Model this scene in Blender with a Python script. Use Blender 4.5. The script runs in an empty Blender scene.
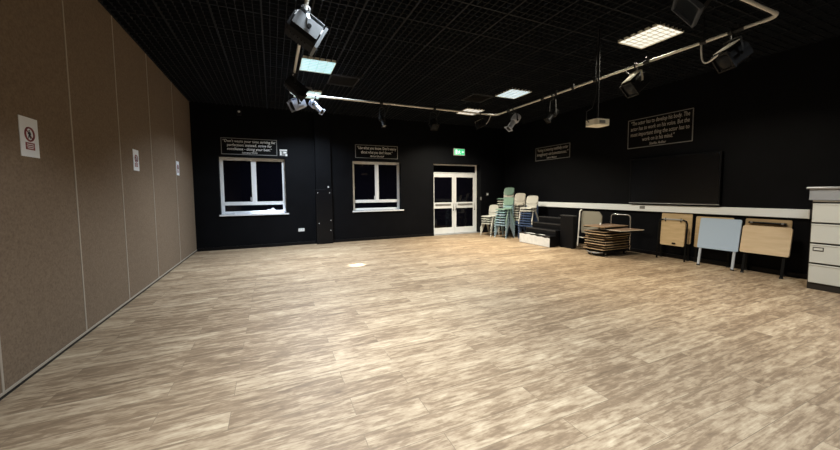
import bpy, bmesh, math, random
from mathutils import Vector, Matrix, Euler
random.seed(7)
R = math.radians
PI = math.pi
SC = bpy.context.scene
COL = SC.collection

# ------------------------------------------------------------------ materials
def mat(name, color, rough=0.5, metal=0.0, spec=0.5, emit=None, estr=0.0, alpha=1.0):
    m = bpy.data.materials.new(name); m.use_nodes = True
    b = m.node_tree.nodes['Principled BSDF']
    b.inputs['Base Color'].default_value = (*color, 1)
    b.inputs['Roughness'].default_value = rough
    b.inputs['Metallic'].default_value = metal
    b.inputs['Specular IOR Level'].default_value = spec
    b.inputs['Alpha'].default_value = alpha
    if emit:
        b.inputs['Emission Color'].default_value = (*emit, 1)
        b.inputs['Emission Strength'].default_value = estr
    return m

def noisy(name, c1, c2, scale, rough=0.6, spec=0.4, bump=0.0, stretch=(1, 1, 1), detail=4, metal=0.0):
    m = mat(name, c1, rough, metal, spec)
    nt = m.node_tree; N = nt.nodes; L = nt.links
    b = N['Principled BSDF']
    tc = N.new('ShaderNodeTexCoord'); mp = N.new('ShaderNodeMapping')
    mp.inputs['Scale'].default_value = stretch
    no = N.new('ShaderNodeTexNoise'); no.inputs['Scale'].default_value = scale; no.inputs['Detail'].default_value = detail
    cr = N.new('ShaderNodeValToRGB')
    cr.color_ramp.elements[0].position = 0.32; cr.color_ramp.elements[1].position = 0.68
    cr.color_ramp.elements[0].color = (*c1, 1); cr.color_ramp.elements[1].color = (*c2, 1)
    L.new(tc.outputs['Object'], mp.inputs[0]); L.new(mp.outputs[0], no.inputs['Vector'])
    L.new(no.outputs['Fac'], cr.inputs[0]); L.new(cr.outputs[0], b.inputs['Base Color'])
    if bump:
        bp = N.new('ShaderNodeBump'); bp.inputs['Strength'].default_value = bump; bp.inputs['Distance'].default_value = 0.004
        L.new(no.outputs['Fac'], bp.inputs['Height']); L.new(bp.outputs[0], b.inputs['Normal'])
    return m

def floor_mat():
    m = mat('oak_vinyl_planks', (0.5, 0.4, 0.3), 0.45, 0, 0.30)
    nt = m.node_tree; N = nt.nodes; L = nt.links; b = N['Principled BSDF']
    tc = N.new('ShaderNodeTexCoord')
    mp = N.new('ShaderNodeMapping'); mp.inputs['Location'].default_value = (0.31, -0.15, 0)
    L.new(tc.outputs['Object'], mp.inputs[0])
    def brick():
        br = N.new('ShaderNodeTexBrick')
        br.offset = 0.37; br.offset_frequency = 2; br.squash = 1
        br.inputs['Scale'].default_value = 1
        br.inputs['Brick Width'].default_value = 1.24
        br.inputs['Row Height'].default_value = 0.2
        br.inputs['Mortar Size'].default_value = 0.0022
        br.inputs['Mortar Smooth'].default_value = 0.3
        br.inputs['Color1'].default_value = (0, 0, 0, 1)
        br.inputs['Color2'].default_value = (1, 1, 1, 1)
        br.inputs['Mortar'].default_value = (0.5, 0.5, 0.5, 1)
        L.new(mp.outputs[0], br.inputs['Vector'])
        return br
    br = brick()
    sep = N.new('ShaderNodeSeparateColor'); L.new(br.outputs['Color'], sep.inputs[0])
    rnd = sep.outputs[0]
    w = N.new('ShaderNodeMath'); w.operation = 'MULTIPLY'; w.inputs[1].default_value = 37.0
    L.new(rnd, w.inputs[0])
    def grain(scale, stretch, detail, dist, rough=0.6):
        g = N.new('ShaderNodeMapping'); g.inputs['Scale'].default_value = stretch
        L.new(tc.outputs['Object'], g.inputs[0])
        n = N.new('ShaderNodeTexNoise'); n.noise_dimensions = '4D'
        n.inputs['Scale'].default_value = scale; n.inputs['Detail'].default_value = detail
        n.inputs['Distortion'].default_value = dist; n.inputs['Roughness'].default_value = rough
        L.new(g.outputs[0], n.inputs['Vector']); L.new(w.outputs[0], n.inputs['W'])
        return n.outputs['Fac']
    g1 = grain(1.0, (1.7, 17.0, 1), 7, 1.7, 0.6)
    g4 = grain(1.0, (1.6, 5.0, 1), 4, 2.0, 0.55)
    g2 = grain(1.0, (7.0, 62.0, 1), 5, 0.8, 0.7)
    # cathedral grain: bands along the plank, bent by noise, shifted plank by plank
    sh = N.new('ShaderNodeCombineXYZ'); L.new(w.outputs[0], sh.inputs[0]); L.new(w.outputs[0], sh.inputs[1])
    va = N.new('ShaderNodeVectorMath'); va.operation = 'ADD'; L.new(tc.outputs['Object'], va.inputs[0]); L.new(sh.outputs[0], va.inputs[1])
    wm = N.new('ShaderNodeMapping'); wm.inputs['Scale'].default_value = (0.42, 1.0, 1); L.new(va.outputs[0], wm.inputs[0])
    wv = N.new('ShaderNodeTexWave'); wv.wave_type = 'BANDS'; wv.bands_direction = 'Y'; wv.wave_profile = 'SIN'
    wv.inputs['Scale'].default_value = 2.6; wv.inputs['Distortion'].default_value = 14.0; wv.inputs['Detail'].default_value = 4.0
    wv.inputs['Detail Scale'].default_value = 2.6; wv.inputs['Detail Roughness'].default_value = 0.62
    L.new(wm.outputs[0], wv.inputs['Vector'])
    g3 = wv.outputs['Fac']
    def mul(a, k, add=0.0):
        q = N.new('ShaderNodeMath'); q.operation = 'MULTIPLY_ADD'
        L.new(a, q.inputs[0]); q.inputs[1].default_value = k; q.inputs[2].default_value = add
        return q.outputs[0]
    def add(a, c):
        q = N.new('ShaderNodeMath'); q.operation = 'ADD'
        L.new(a, q.inputs[0]); L.new(c, q.inputs[1]); return q.outputs[0]
    v = add(add(add(add(mul(g1, 0.80), mul(g2, 0.52)), mul(g3, 0.13)), mul(g4, 0.42)), mul(rnd, 0.17, -0.550))
    cr = N.new('ShaderNodeValToRGB')
    e = cr.color_ramp.elements
    e[0].position = 0.16; e[0].color = (0.135, 0.090, 0.056, 1)
    e[1].position = 0.85; e[1].color = (0.62, 0.500, 0.350, 1)
    x = e.new(0.40); x.color = (0.240, 0.166, 0.103, 1)
    x = e.new(0.53); x.color = (0.355, 0.262, 0.170, 1)
    x = e.new(0.66); x.color = (0.455, 0.354, 0.240, 1)
    L.new(v, cr.inputs[0])
    mx = N.new('ShaderNodeMix'); mx.data_type = 'RGBA'
    L.new(br.outputs['Fac'], mx.inputs['Factor']); L.new(cr.outputs[0], mx.inputs['A'])
    mx.inputs['B'].default_value = (0.19, 0.14, 0.09, 1)
    L.new(mx.outputs['Result'], b.inputs['Base Color'])
    rr = N.new('ShaderNodeMapRange'); rr.inputs['To Min'].default_value = 0.42; rr.inputs['To Max'].default_value = 0.58
    L.new(g2, rr.inputs['Value']); L.new(rr.outputs[0], b.inputs['Roughness'])
    bp = N.new('ShaderNodeBump'); bp.inputs['Strength'].default_value = 0.12; bp.inputs['Distance'].default_value = 0.003
    L.new(g2, bp.inputs['Height']); L.new(bp.outputs[0], b.inputs['Normal'])
    return m

def glass_mat(name, tint, rough=0.02):
    m = bpy.data.materials.new(name); m.use_nodes = True
    nt = m.node_tree; N = nt.nodes; L = nt.links
    N.remove(N['Principled BSDF'])
    tr = N.new('ShaderNodeBsdfTransparent'); tr.inputs[0].default_value = (*tint, 1)
    gl = N.new('ShaderNodeBsdfGlossy'); gl.inputs['Roughness'].default_value = rough
    lw = N.new('ShaderNodeLayerWeight'); lw.inputs[0].default_value = 0.5
    pw = N.new('ShaderNodeMath'); pw.operation = 'POWER'; pw.inputs[1].default_value = 4.0; L.new(lw.outputs['Facing'], pw.inputs[0])
    fr = N.new('ShaderNodeMath'); fr.operation = 'MULTIPLY_ADD'; fr.inputs[1].default_value = 0.7; fr.inputs[2].default_value = 0.04; L.new(pw.outputs[0], fr.inputs[0])
    mx = N.new('ShaderNodeMixShader')
    L.new(fr.outputs[0], mx.inputs[0]); L.new(tr.outputs[0], mx.inputs[1]); L.new(gl.outputs[0], mx.inputs[2])
    L.new(mx.outputs[0], N['Material Output'].inputs['Surface'])
    return m

def thin_sheet():
    m = bpy.data.materials.new('thin_white_sheet'); m.use_nodes = True
    N = m.node_tree.nodes; L = m.node_tree.links; N.remove(N['Principled BSDF'])
    d = N.new('ShaderNodeBsdfDiffuse'); d.inputs[0].default_value = (0.85, 0.87, 0.9, 1)
    t = N.new('ShaderNodeBsdfTranslucent'); t.inputs[0].default_value = (0.9, 0.9, 0.92, 1)
    x = N.new('ShaderNodeMixShader'); x.inputs[0].default_value = 0.6
    L.new(d.outputs[0], x.inputs[1]); L.new(t.outputs[0], x.inputs[2]); L.new(x.outputs[0], N['Material Output'].inputs['Surface'])
    return m
M = dict(
    thin_sheet=thin_sheet(),
    floor=floor_mat(),
    hessian=noisy('brown_hessian', (0.160, 0.116, 0.080), (0.225, 0.166, 0.117), 55, 0.9, 0.1, 0.35, (1, 1, 1), 6),
    seam=mat('tan_seam_strip', (0.36, 0.31, 0.25), 0.5),
    black_wall=noisy('black_wall_paint', (0.0022, 0.0025, 0.0036), (0.0034, 0.0037, 0.0052), 3, 0.6, 0.10),
    black_floor_trim=mat('black_skirting_gloss', (0.005, 0.005, 0.006), 0.3, 0, 0.2),
    slab=mat('black_ceiling_void', (0.0015, 0.0015, 0.0015), 0.9, 0, 0.02),
    grid=mat('black_ceiling_grid', (0.0105, 0.0125, 0.0160), 0.6, 0, 0.15),
    white_frame=noisy('white_window_frame', (0.80, 0.82, 0.85), (0.85, 0.87, 0.89), 6, 0.4),
    white_paint=mat('white_trunking', (0.84, 0.88, 0.90), 0.45),
    sill=mat('white_sill', (0.80, 0.82, 0.85), 0.35),
    dark_glass=mat('black_night_glass', (0.0025, 0.0025, 0.005), 0.04, 0, 0.22),
    clear_glass=glass_mat('clear_window_glass', (0.8, 0.82, 0.85)),
    sign_black=mat('black_sign_board', (0.003, 0.003, 0.0035), 0.6, 0, 0.1),
    letter=mat('off_white_lettering', (0.85, 0.85, 0.83), 0.6),
    letter_dim=mat('grey_lettering', (0.40, 0.38, 0.36), 0.6),
    border=mat('white_sign_border', (0.24, 0.24, 0.24), 0.6),
    border_dim=mat('grey_sign_border', (0.20, 0.20, 0.20), 0.6),
    paper=mat('white_paper', (0.80, 0.83, 0.88), 0.7, 0, 0.2),
    red=mat('dark_red_print', (0.24, 0.045, 0.055), 0.7),
    ink=mat('black_print', (0.02, 0.02, 0.03), 0.7),
    pipe=mat('galvanised_tube', (0.78, 0.76, 0.70), 0.40, 0.15, 0.5),
    clamp=mat('dark_steel_clamp', (0.03, 0.03, 0.03), 0.5, 0.2, 0.3),
    lamp_black=mat('black_lantern_paint', (0.008, 0.008, 0.0095), 0.55, 0, 0.2),
    lamp_grey=noisy('grey_lantern_paint', (0.17, 0.185, 0.20), (0.22, 0.235, 0.25), 8, 0.4, 0.5),
    lamp_pale=noisy('pale_lantern_plate', (0.74, 0.70, 0.58), (0.82, 0.78, 0.66), 8, 0.45, 0.5),
    lamp_blue=noisy('blue_grey_paint_and_glow', (0.38, 0.43, 0.54), (0.46, 0.50, 0.60), 8, 0.4, 0.5),  # pale blue holds the ceiling panel's glow on the two corner lanterns
    lamp_slate=mat('dark_slate_lantern', (0.055, 0.063, 0.078), 0.4),
    lens=mat('lantern_lens', (0.006, 0.008, 0.012), 0.3, 0, 0.12),
    cable_white=mat('white_cable', (0.85, 0.83, 0.78), 0.5),
    cable_black=mat('black_cable', (0.02, 0.02, 0.02), 0.5),
    projector=mat('cream_projector', (0.90, 0.87, 0.74), 0.4),
    screen=mat('black_tv_screen', (0.0015, 0.0015, 0.002), 0.22, 0, 0.5),
    bezel=mat('black_tv_bezel', (0.004, 0.004, 0.005), 0.35, 0, 0.2),
    silver=mat('silver_strip', (0.45, 0.46, 0.47), 0.3, 0.7),
    chrome=mat('chrome_tube', (0.72, 0.72, 0.72), 0.22, 0.9),
    white_metal=mat('white_tube', (0.72, 0.72, 0.70), 0.4),
    black_metal=mat('black_tube', (0.005, 0.005, 0.005), 0.45, 0, 0.15),
    ply=noisy('tan_plywood', (0.50, 0.365, 0.200), (0.60, 0.445, 0.265), 3, 0.5, 0.4, 0, (1, 1, 6)),
    ply_dark=noisy('brown_plywood', (0.36, 0.25, 0.135), (0.45, 0.32, 0.18), 3, 0.5, 0.4, 0, (1, 1, 6)),
    ply_pale=noisy('pale_plywood', (0.60, 0.455, 0.29), (0.68, 0.53, 0.355), 3, 0.5, 0.4, 0, (1, 1, 6)),
    ply_brown=noisy('brown_table_edge', (0.17, 0.105, 0.068), (0.27, 0.175, 0.115), 6, 0.5, 0.4, 0, (1, 1, 8)),
    laminate=mat('pale_blue_laminate', (0.42, 0.53, 0.68), 0.4),
    leg_blue=mat('pale_blue_grey_leg', (0.46, 0.50, 0.56), 0.4),
    beige=mat('grey_beige_board', (0.21, 0.20, 0.165), 0.55),
    black_box=mat('black_stage_paint', (0.005, 0.005, 0.006), 0.45, 0, 0.15),
    black_edge=mat('grey_stage_edge', (0.03, 0.03, 0.032), 0.4),  # slightly lighter black for the step nosings and block top
    white_mottled=noisy('mottled_white_riser', (0.66, 0.68, 0.70), (0.78, 0.79, 0.80), 9, 0.5),  # mottled white for the front riser and the step patches
    cab_dark=mat('dark_brown_cabinet', (0.020, 0.017, 0.015), 0.4),
    cab_cream=mat('cream_drawer', (0.66, 0.66, 0.61), 0.42),
    tray=mat('cloudy_plastic', (0.50, 0.51, 0.53), 0.35, 0, 0.4, alpha=0.55),
    tray_lid=mat('grey_plastic_lid', (0.42, 0.43, 0.45), 0.35),
    exit_green=mat('green_exit_face', (0.05, 0.5, 0.2), 0.4, 0, 0.5, (0.10, 0.72, 0.32), 0.75),
    exit_white=mat('white_exit_pictogram', (0.8, 0.9, 0.85), 0.4, 0, 0.5, (0.75, 1.0, 0.85), 0.9),
    vent=mat('dark_vent', (0.030, 0.030, 0.031), 0.6),
    socket=mat('white_plastic_fitting', (0.75, 0.75, 0.75), 0.35),
    grey_fit=mat('grey_plastic_fitting', (0.22, 0.22, 0.22), 0.4),
    rubber=mat('black_rubber', (0.012, 0.012, 0.012), 0.7),
)
CHAIR = dict(
    grey=mat('light_grey_plastic', (0.50, 0.50, 0.46), 0.45),
    green=mat('sage_green_plastic', (0.150, 0.235, 0.190), 0.45),
    teal=mat('pale_teal_plastic', (0.20, 0.32, 0.34), 0.45),
    bluegrey=mat('blue_grey_plastic', (0.27, 0.37, 0.46), 0.45),
    beige=mat('grey_beige_plastic', (0.42, 0.39, 0.34), 0.45),
    stone=mat('stone_grey_plastic', (0.46, 0.45, 0.41), 0.45),
    blue=mat('dark_blue_plastic', (0.045, 0.075, 0.16), 0.45),
)

# ------------------------------------------------------------------ mesh helpers
class MB:
    def __init__(s): s.bm = bmesh.new()
    def box(s, c, d, rot=None, M4=None, bev=0.0):
        r = bmesh.ops.create_cube(s.bm, size=1.0); vs = r['verts']
        T = Matrix.Translation(c) @ (rot.to_matrix().to_4x4() if rot else Matrix()) @ Matrix.Diagonal((*d, 1))
        if M4 is not None: T = M4 @ T
        bmesh.ops.transform(s.bm, matrix=T, verts=vs)
        if bev > 0:
            es = list({e for v in vs for e in v.link_edges})
            bmesh.ops.bevel(s.bm, geom=es, offset=bev, segments=2, profile=0.5, affect='EDGES')
        return s
    def mm(s, a, b, bev=0.0, M4=None):
        return s.box([(a[i]+b[i])/2 for i in range(3)], [abs(b[i]-a[i]) for i in range(3)], None, M4, bev)
    def tube(s, pts, r, n=8, closed=False, M4=None, caps=True):
        pts = [Vector(p) for p in pts]; rings = []; k = len(pts); up = None
        for i, p in enumerate(pts):
            if closed: t = (pts[(i+1) % k]-pts[i-1]).normalized()
            elif i == 0: t = (pts[1]-p).normalized()
            elif i == k-1: t = (p-pts[i-1]).normalized()
            else: t = ((pts[i+1]-p).normalized()+(p-pts[i-1]).normalized()).normalized()
            if up is None:
                up = Vector((0, 0, 1)) if abs(t.z) < 0.9 else Vector((1, 0, 0))
            a = t.cross(up).normalized(); bb = a.cross(t).normalized(); up = bb
            rr = r[i] if isinstance(r, (list, tuple)) else r
            ring = []
            for j in range(n):
                th = 2*PI*j/n
                q = p + a*math.cos(th)*rr + bb*math.sin(th)*rr
                ring.append(s.bm.verts.new(M4 @ q if M4 is not None else q))
            rings.append(ring)
        m = k if closed else k-1
        for i in range(m):
            A, B = rings[i], rings[(i+1) % k]
            for j in range(n):
                s.bm.faces.new((A[j], A[(j+1) % n], B[(j+1) % n], B[j]))
        if caps and not closed:
            s.bm.faces.new(rings[0]); s.bm.faces.new(list(reversed(rings[-1])))
        return s
    def cyl(s, p0, p1, r, n=16, M4=None): return s.tube([p0, p1], r, n, M4=M4)
    def prism(s, poly, h, M4=None):
        # polygon (x, y) in local xy, extruded along +z by h
        lo = [Vector((x, y, 0)) for x, y in poly]; hi = [Vector((x, y, h)) for x, y in poly]
        if M4 is not None: lo = [M4 @ v for v in lo]; hi = [M4 @ v for v in hi]
        a = [s.bm.verts.new(v) for v in lo]; b = [s.bm.verts.new(v) for v in hi]
        k = len(poly)
        s.bm.faces.new(list(reversed(a))); s.bm.faces.new(b)
        for i in range(k): s.bm.faces.new((a[i], a[(i+1) % k], b[(i+1) % k], b[i]))
        return s
    def sheet(s, f, nu, nv, th):
        # f(u, v) -> point; thin curved sheet with real thickness
        P = [[Vector(f(i/nu, j/nv)) for j in range(nv+1)] for i in range(nu+1)]
        def nrm(i, j):
            du = P[min(i+1, nu)][j]-P[max(i-1, 0)][j]; dv = P[i][min(j+1, nv)]-P[i][max(j-1, 0)]
            return du.cross(dv).normalized()
        A = [[s.bm.verts.new(P[i][j]+nrm(i, j)*th/2) for j in range(nv+1)] for i in range(nu+1)]
        B = [[s.bm.verts.new(P[i][j]-nrm(i, j)*th/2) for j in range(nv+1)] for i in range(nu+1)]
        for i in range(nu):
            for j in range(nv):
                s.bm.faces.new((A[i][j], A[i+1][j], A[i+1][j+1], A[i][j+1]))
                s.bm.faces.new((B[i][j], B[i][j+1], B[i+1][j+1], B[i+1][j]))
        for i in range(nu):
            s.bm.faces.new((A[i][0], B[i][0], B[i+1][0], A[i+1][0]))
            s.bm.faces.new((A[i][nv], A[i+1][nv], B[i+1][nv], B[i][nv]))
        for j in range(nv):
            s.bm.faces.new((A[0][j], A[0][j+1], B[0][j+1], B[0][j]))
            s.bm.faces.new((A[nu][j], B[nu][j], B[nu][j+1], A[nu][j+1]))
        return s
    def build(s, name, material, parent=None, smooth=False):
        bmesh.ops.recalc_face_normals(s.bm, faces=s.bm.faces)
        me = bpy.data.meshes.new(name); s.bm.to_mesh(me); s.bm.free()
        me.materials.append(material)
        if smooth:
            me.polygons.foreach_set('use_smooth', [True]*len(me.polygons))
            me.set_sharp_from_angle(angle=R(38))
        o = bpy.data.objects.new(name, me); COL.objects.link(o)
        if parent: o.parent = parent
        return o

def tag(o, label, cat, group=None, kind=None):
    o['label'] = label; o['category'] = cat
    if group: o['group'] = group
    if kind: o['kind'] = kind
    return o
def thing(name, label, cat, loc=(0, 0, 0), rot=(0, 0, 0), group=None, M4=None):
    o = bpy.data.objects.new(name, None); COL.objects.link(o); o.empty_display_size = 0.1
    if M4 is not None: o.matrix_world = M4
    else: o.location = loc; o.rotation_euler = rot
    return tag(o, label, cat, group)
def struct(o, label=None):
    o['kind'] = 'structure'
    if label: o['label'] = label
    return o
def copy_tree(o, parent=None):
    c = o.copy(); COL.objects.link(c)
    if parent: c.parent = parent
    for ch in list(o.children): copy_tree(ch, c)
    return c
def recolor(root, material):
    for ch in root.children:
        if ch.type == 'MESH':
            ch.data = MESHMAT(ch.data, material)
_mm = {}
def MESHMAT(me, material):
    base = me.get('base', me.name)
    k = (base, material.name)
    if k not in _mm:
        c = me.copy(); c['base'] = base; c.materials.clear(); c.materials.append(material); _mm[k] = c
    return _mm[k]
def wallM(side, p):
    X = {'back': (1, 0, 0), 'right': (0, -1, 0), 'left': (0, 1, 0)}[side]
    Z = {'back': (0, -1, 0), 'right': (-1, 0, 0), 'left': (1, 0, 0)}[side]
    Y = (0, 0, 1)
    m = Matrix(((X[0], Y[0], Z[0], p[0]), (X[1], Y[1], Z[1], p[1]), (X[2], Y[2], Z[2], p[2]), (0, 0, 0, 1)))
    return m
def text_obj(name, lines, parent, material, z):
    """lines: (string, size, x, y, max width); one joined mesh of lettering"""
    bm = bmesh.new()
    dg = bpy.context.evaluated_depsgraph_get()
    for (t, size, x, y, w) in lines:
        cu = bpy.data.curves.new('t', 'FONT'); cu.body = t; cu.size = size; cu.align_x = 'CENTER'; cu.align_y = 'CENTER'
        cu.extrude = 0.0008; cu.resolution_u = 2; cu.shear = 0.12; cu.offset = size*0.006
        ob = bpy.data.objects.new('t', cu); COL.objects.link(ob)
        bpy.context.view_layer.update()
        me = bpy.data.meshes.new_from_object(ob.evaluated_get(bpy.context.evaluated_depsgraph_get()))
        xs = [v.co.x for v in me.vertices]
        k = min(1.25, w/(max(xs)-min(xs)))
        me.transform(Matrix.Translation((x, y, z)) @ Matrix.Diagonal((k, 1, 1, 1)))
        bm.from_mesh(me)
        bpy.data.objects.remove(ob); bpy.data.curves.remove(cu); bpy.data.meshes.remove(me)
    me = bpy.data.meshes.new(name); bm.to_mesh(me); bm.free(); me.materials.append(material)
    o = bpy.data.objects.new(name, me); COL.objects.link(o); o.parent = parent
    return o

# ------------------------------------------------------------------ room dimensions
XL, XR, YB, YF, ZC = -1.8635, 8.131, 10.287, -3.6, 3.868
LX = [0.55, 5.12]                       # light columns (left edges)
LY = [-2.05, 0.50, 3.06, 6.25, 8.164]   # light rows (near edges)
GX, GY = 0.60, 0.638                    # ceiling modules

struct(MB().mm((XL-0.2, YF-0.2, -0.12), (XR+0.2, YB+0.2, 0)).build('floor', M['floor']), 'oak plank vinyl floor')
struct(MB().mm((XL-0.2, YF-0.2, 4.40), (XR+0.2, YB+0.2, 4.5)).build('ceiling', M['slab']), 'black slab above the open grid ceiling')

# back wall with openings (two windows, one door)
W1 = (-1.28, 0.365, 0.94, 2.51); W2 = (2.30, 3.90, 0.94, 2.51); D1 = (5.10, 7.05, 0.0, 2.52)
w = MB(); y0, y1 = YB, YB+0.36
xs = [XL-0.2, W1[0], W1[1], W2[0], W2[1], D1[0], D1[1], XR+0.2]
for i in (0, 2, 4, 6): w.mm((xs[i], y0, 0), (xs[i+1], y1, 4.4))
for o in (W1, W2):
    w.mm((o[0], y0, 0), (o[1], y1, o[2])); w.mm((o[0], y0, o[3]), (o[1], y1, 4.4))
w.mm((D1[0], y0, D1[3]), (D1[1], y1, 4.4))
struct(w.build('wall_back', M['black_wall']), 'black painted back wall')
struct(MB().mm((XR, YF, 0), (XR+0.2, YB, 4.4)).build('wall_right', M['black_wall']), 'black painted right wall')
struct(MB().mm((XL-0.2, YF-0.2, 0), (XR+0.2, YF, 4.4)).build('wall_front', M['black_wall']), 'black wall behind the camera')
pl = MB().mm((1.18, YB-0.15, 0), (1.62, YB, ZC+0.02), 0.004)
pil = struct(pl.build('wall_back_pillar', M['black_wall']), 'black boxed pillar between the two windows')
pb = MB().mm((1.165, YB-0.165, 0.0), (1.635, YB-0.001, 1.62), 0.005)
struct(pb.build('trim_1', M['black_floor_trim']), 'black boxing around the foot of the pillar')
for (x, z) in ((1.53, 1.69), (1.22, 1.52), (1.56, 1.52), (1.24, 0.62), (1.58, 0.70), (1.57, 0.40)):
    h = thing('wall_hook', {1.69: 'small white hook at the top of the boxing on the black pillar', 1.52: 'small pale screw hook on the upper corner of the pillar boxing, %s side' % ('window' if x < 1.4 else 'door'),
        0.62: 'small pale screw hook low on the window side of the pillar boxing', 0.70: 'upper of the two small hooks low on the door side of the pillar', 0.40: 'lower of the two small hooks low on the door side of the pillar'}[z], 'hook', (x, YB-0.165 if z < 1.62 else YB-0.15, z), group='hooks on the black pillar')
    s = 1.5 if z == 1.69 else 0.8
    MB().cyl((0, 0, 0), (0, -0.004, 0), 0.016*s, 12).build('back_plate', M['socket'], h)
    MB().tube([(0, -0.002, 0), (0, -0.03*s, 0), (0, -0.034*s, 0.008*s), (0, -0.034*s, 0.02*s)], 0.006*s, 6).build('hook_pin', M['socket'], h, True)

# skirtings
sk = MB()
for a, b in ((XL+0.03, 1.165), (1.635, D1[0]), (D1[1], XR)): sk.mm((a, YB-0.018, 0), (b, YB, 0.085), 0.004)
struct(sk.build('baseboard_back', M['black_floor_trim']))
struct(MB().mm((XR-0.018, YF, 0), (XR, YB-0.02, 0.085), 0.004).build('baseboard_right', M['black_floor_trim']))

# brown folding partition on the left: one panel per bay
ys = [YF, -1.40, -0.20, 1.0, 2.2, 3.41, 4.615, 5.79, 7.09, 8.62, YB]
for i in range(len(ys)-1):
    o = struct(MB().mm((XL-0.09, ys[i]+0.004, 0.035), (XL, ys[i+1]-0.004, ZC+0.01), 0.004).build('wall_left', M['hessian']), 'brown hessian covered partition panel')
    if 0 < i:
        struct(MB().mm((XL-0.02, ys[i]-0.012, 0.04), (XL+0.004, ys[i]+0.012, ZC), 0.002).build('trim_2', M['seam']), 'tan seam strip between partition panels')
struct(MB().mm((XL-0.2, YF, 0), (XL-0.092, YB, 4.4)).build('wall_left_backing', M['slab']))
struct(MB().mm((XL-0.08, YF, 0), (XL-0.012, YB, 0.035)).build('gap_shade_left', M['black_floor_trim']), 'black strip standing in for the shade of the gap under the partition')  # solid black strip draws the dark of the gap below the panels
struct(MB().mm((XL-0.01, YF, 0.036), (XL+0.006, YB, 0.058), 0.002).build('trim_3', M['seam']), 'tan edging along the foot of the partition')
struct(MB().mm((XL-0.2, YF, ZC+0.012), (XL-0.005, YB, 4.4)).build('trim_4', M['slab']), 'black head above the partition')

# ------------------------------------------------------------------ open cell ceiling
holes = [(x, y, x+GX, y+GY) for x in LX for y in LY]
vents = [(1.15, 6.888, 1.75, 7.526), (4.52, 6.888, 5.12, 7.526)]
holes += vents
g = MB(); zb, zt = ZC, ZC+0.05
def segs(lo, hi, cuts):
    out = []; p = lo
    for a, b in sorted(cuts):
        if a > p: out.append((p, a))
        p = max(p, b)
    if p < hi: out.append((p, hi))
    return out
i0 = int(math.floor((XL-0.55)/0.1)); 
for i in range(i0, 400):
    x = 0.55 + i*0.1
    if x < XL+0.01: continue
    if x > XR-0.01: break
    bold = (i % 6 == 0); hw = 0.011 if bold else 0.004; dz = -0.002 if bold else 0
    for a, b in segs(YF, YB, [(h[1], h[3]) for h in holes if h[0]-1e-3 < x < h[2]+1e-3]):
        g.mm((x-hw, a, zb+dz), (x+hw, b, zt))
j0 = int(math.floor((YF-3.06)/(GY/6)))
for j in range(j0, 400):
    y = 3.06 + j*GY/6
    if y < YF+0.01: continue
    if y > YB-0.01: break
    bold = (j % 6 == 0); hw = 0.011 if bold else 0.004; dz = -0.002 if bold else 0
    for a, b in segs(XL, XR, [(h[0], h[2]) for h in holes if h[1]-1e-3 < y < h[3]+1e-3]):
        g.mm((a, y-hw, zb+dz+0.0005), (b, y+hw, zt-0.0005))
struct(g.build('ceiling', M['grid']), 'black open cell ceiling grid')
for k, v in enumerate(vents):
    t = thing('ceiling_vent', ['dark square air vent in the ceiling by the left column of lights', 'dark square air vent in the ceiling beside the far right ceiling lights'][k], 'vent',
              ((v[0]+v[2])/2, (v[1]+v[3])/2, ZC-0.004), group='ceiling vents')
    a = MB(); hx, hy = (v[2]-v[0])/2-0.006, (v[3]-v[1])/2-0.006
    for s in (-1, 1):
        a.mm((-hx, s*hy-0.02*(s > 0), 0), (hx, s*hy+0.02*(s < 0), 0.03)); a.mm((s*hx-0.02*(s > 0), -hy, 0), (s*hx+0.02*(s < 0), hy, 0.03))
    a.build('vent_frame', M['vent'], t)
    a = MB()
    for q in range(12):
        a.box((0, -hy+0.04+q*(2*hy-0.08)/11, 0.018), (2*hx-0.04, 0.035, 0.003), Euler((R(35), 0, 0)))
    a.build('vent_slats', M['vent'], t)

# ceiling lights
tint = {(0, 3): (0.36, 0.84, 0.98), (0, 4): (0.55, 0.92, 1.0), (1, 2): (1.0, 0.98, 0.86), (1, 3): (0.60, 0.86, 1.0), (1, 4): (1.0, 1.0, 0.96)}
lab = {(0, 3): 'square cyan-white ceiling light below the large grey stage lamp', (0, 4): 'square cyan ceiling light crossed by the left end of the lighting bar',
       (1, 2): 'largest square ceiling light, warm white, at the upper right', (1, 3): 'square blue-white ceiling light beyond the right lighting bar',
       (1, 4): 'small white ceiling light near the doors crossed by the lighting bar',
       (0, 2): 'ceiling light over the partition side, just out of view overhead', (0, 1): 'ceiling light above the camera on the partition side', (1, 1): 'ceiling light above the camera on the cabinet side',
       (0, 0): 'ceiling light behind the camera on the partition side', (1, 0): 'ceiling light behind the camera on the cabinet side'}
COOL = (0.86, 0.94, 1.0); WARM = (1.0, 0.915, 0.73)
POWER = {(0, 3): 32, (0, 4): 50, (0, 2): 36, (0, 1): 28, (0, 0): 16, (1, 2): 29, (1, 3): 28, (1, 4): 58, (1, 1): 19, (1, 0): 10}
LCOL = {(0, 4): (0.76, 0.88, 1.0), (0, 3): (0.82, 0.92, 1.0), (1, 1): (0.88, 0.95, 1.0), (1, 0): (0.93, 0.96, 1.0)}
dif_m = {}
LSTR = {(0.36, 0.84, 0.98): 0.88, (0.60, 0.86, 1.0): 0.95}
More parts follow.
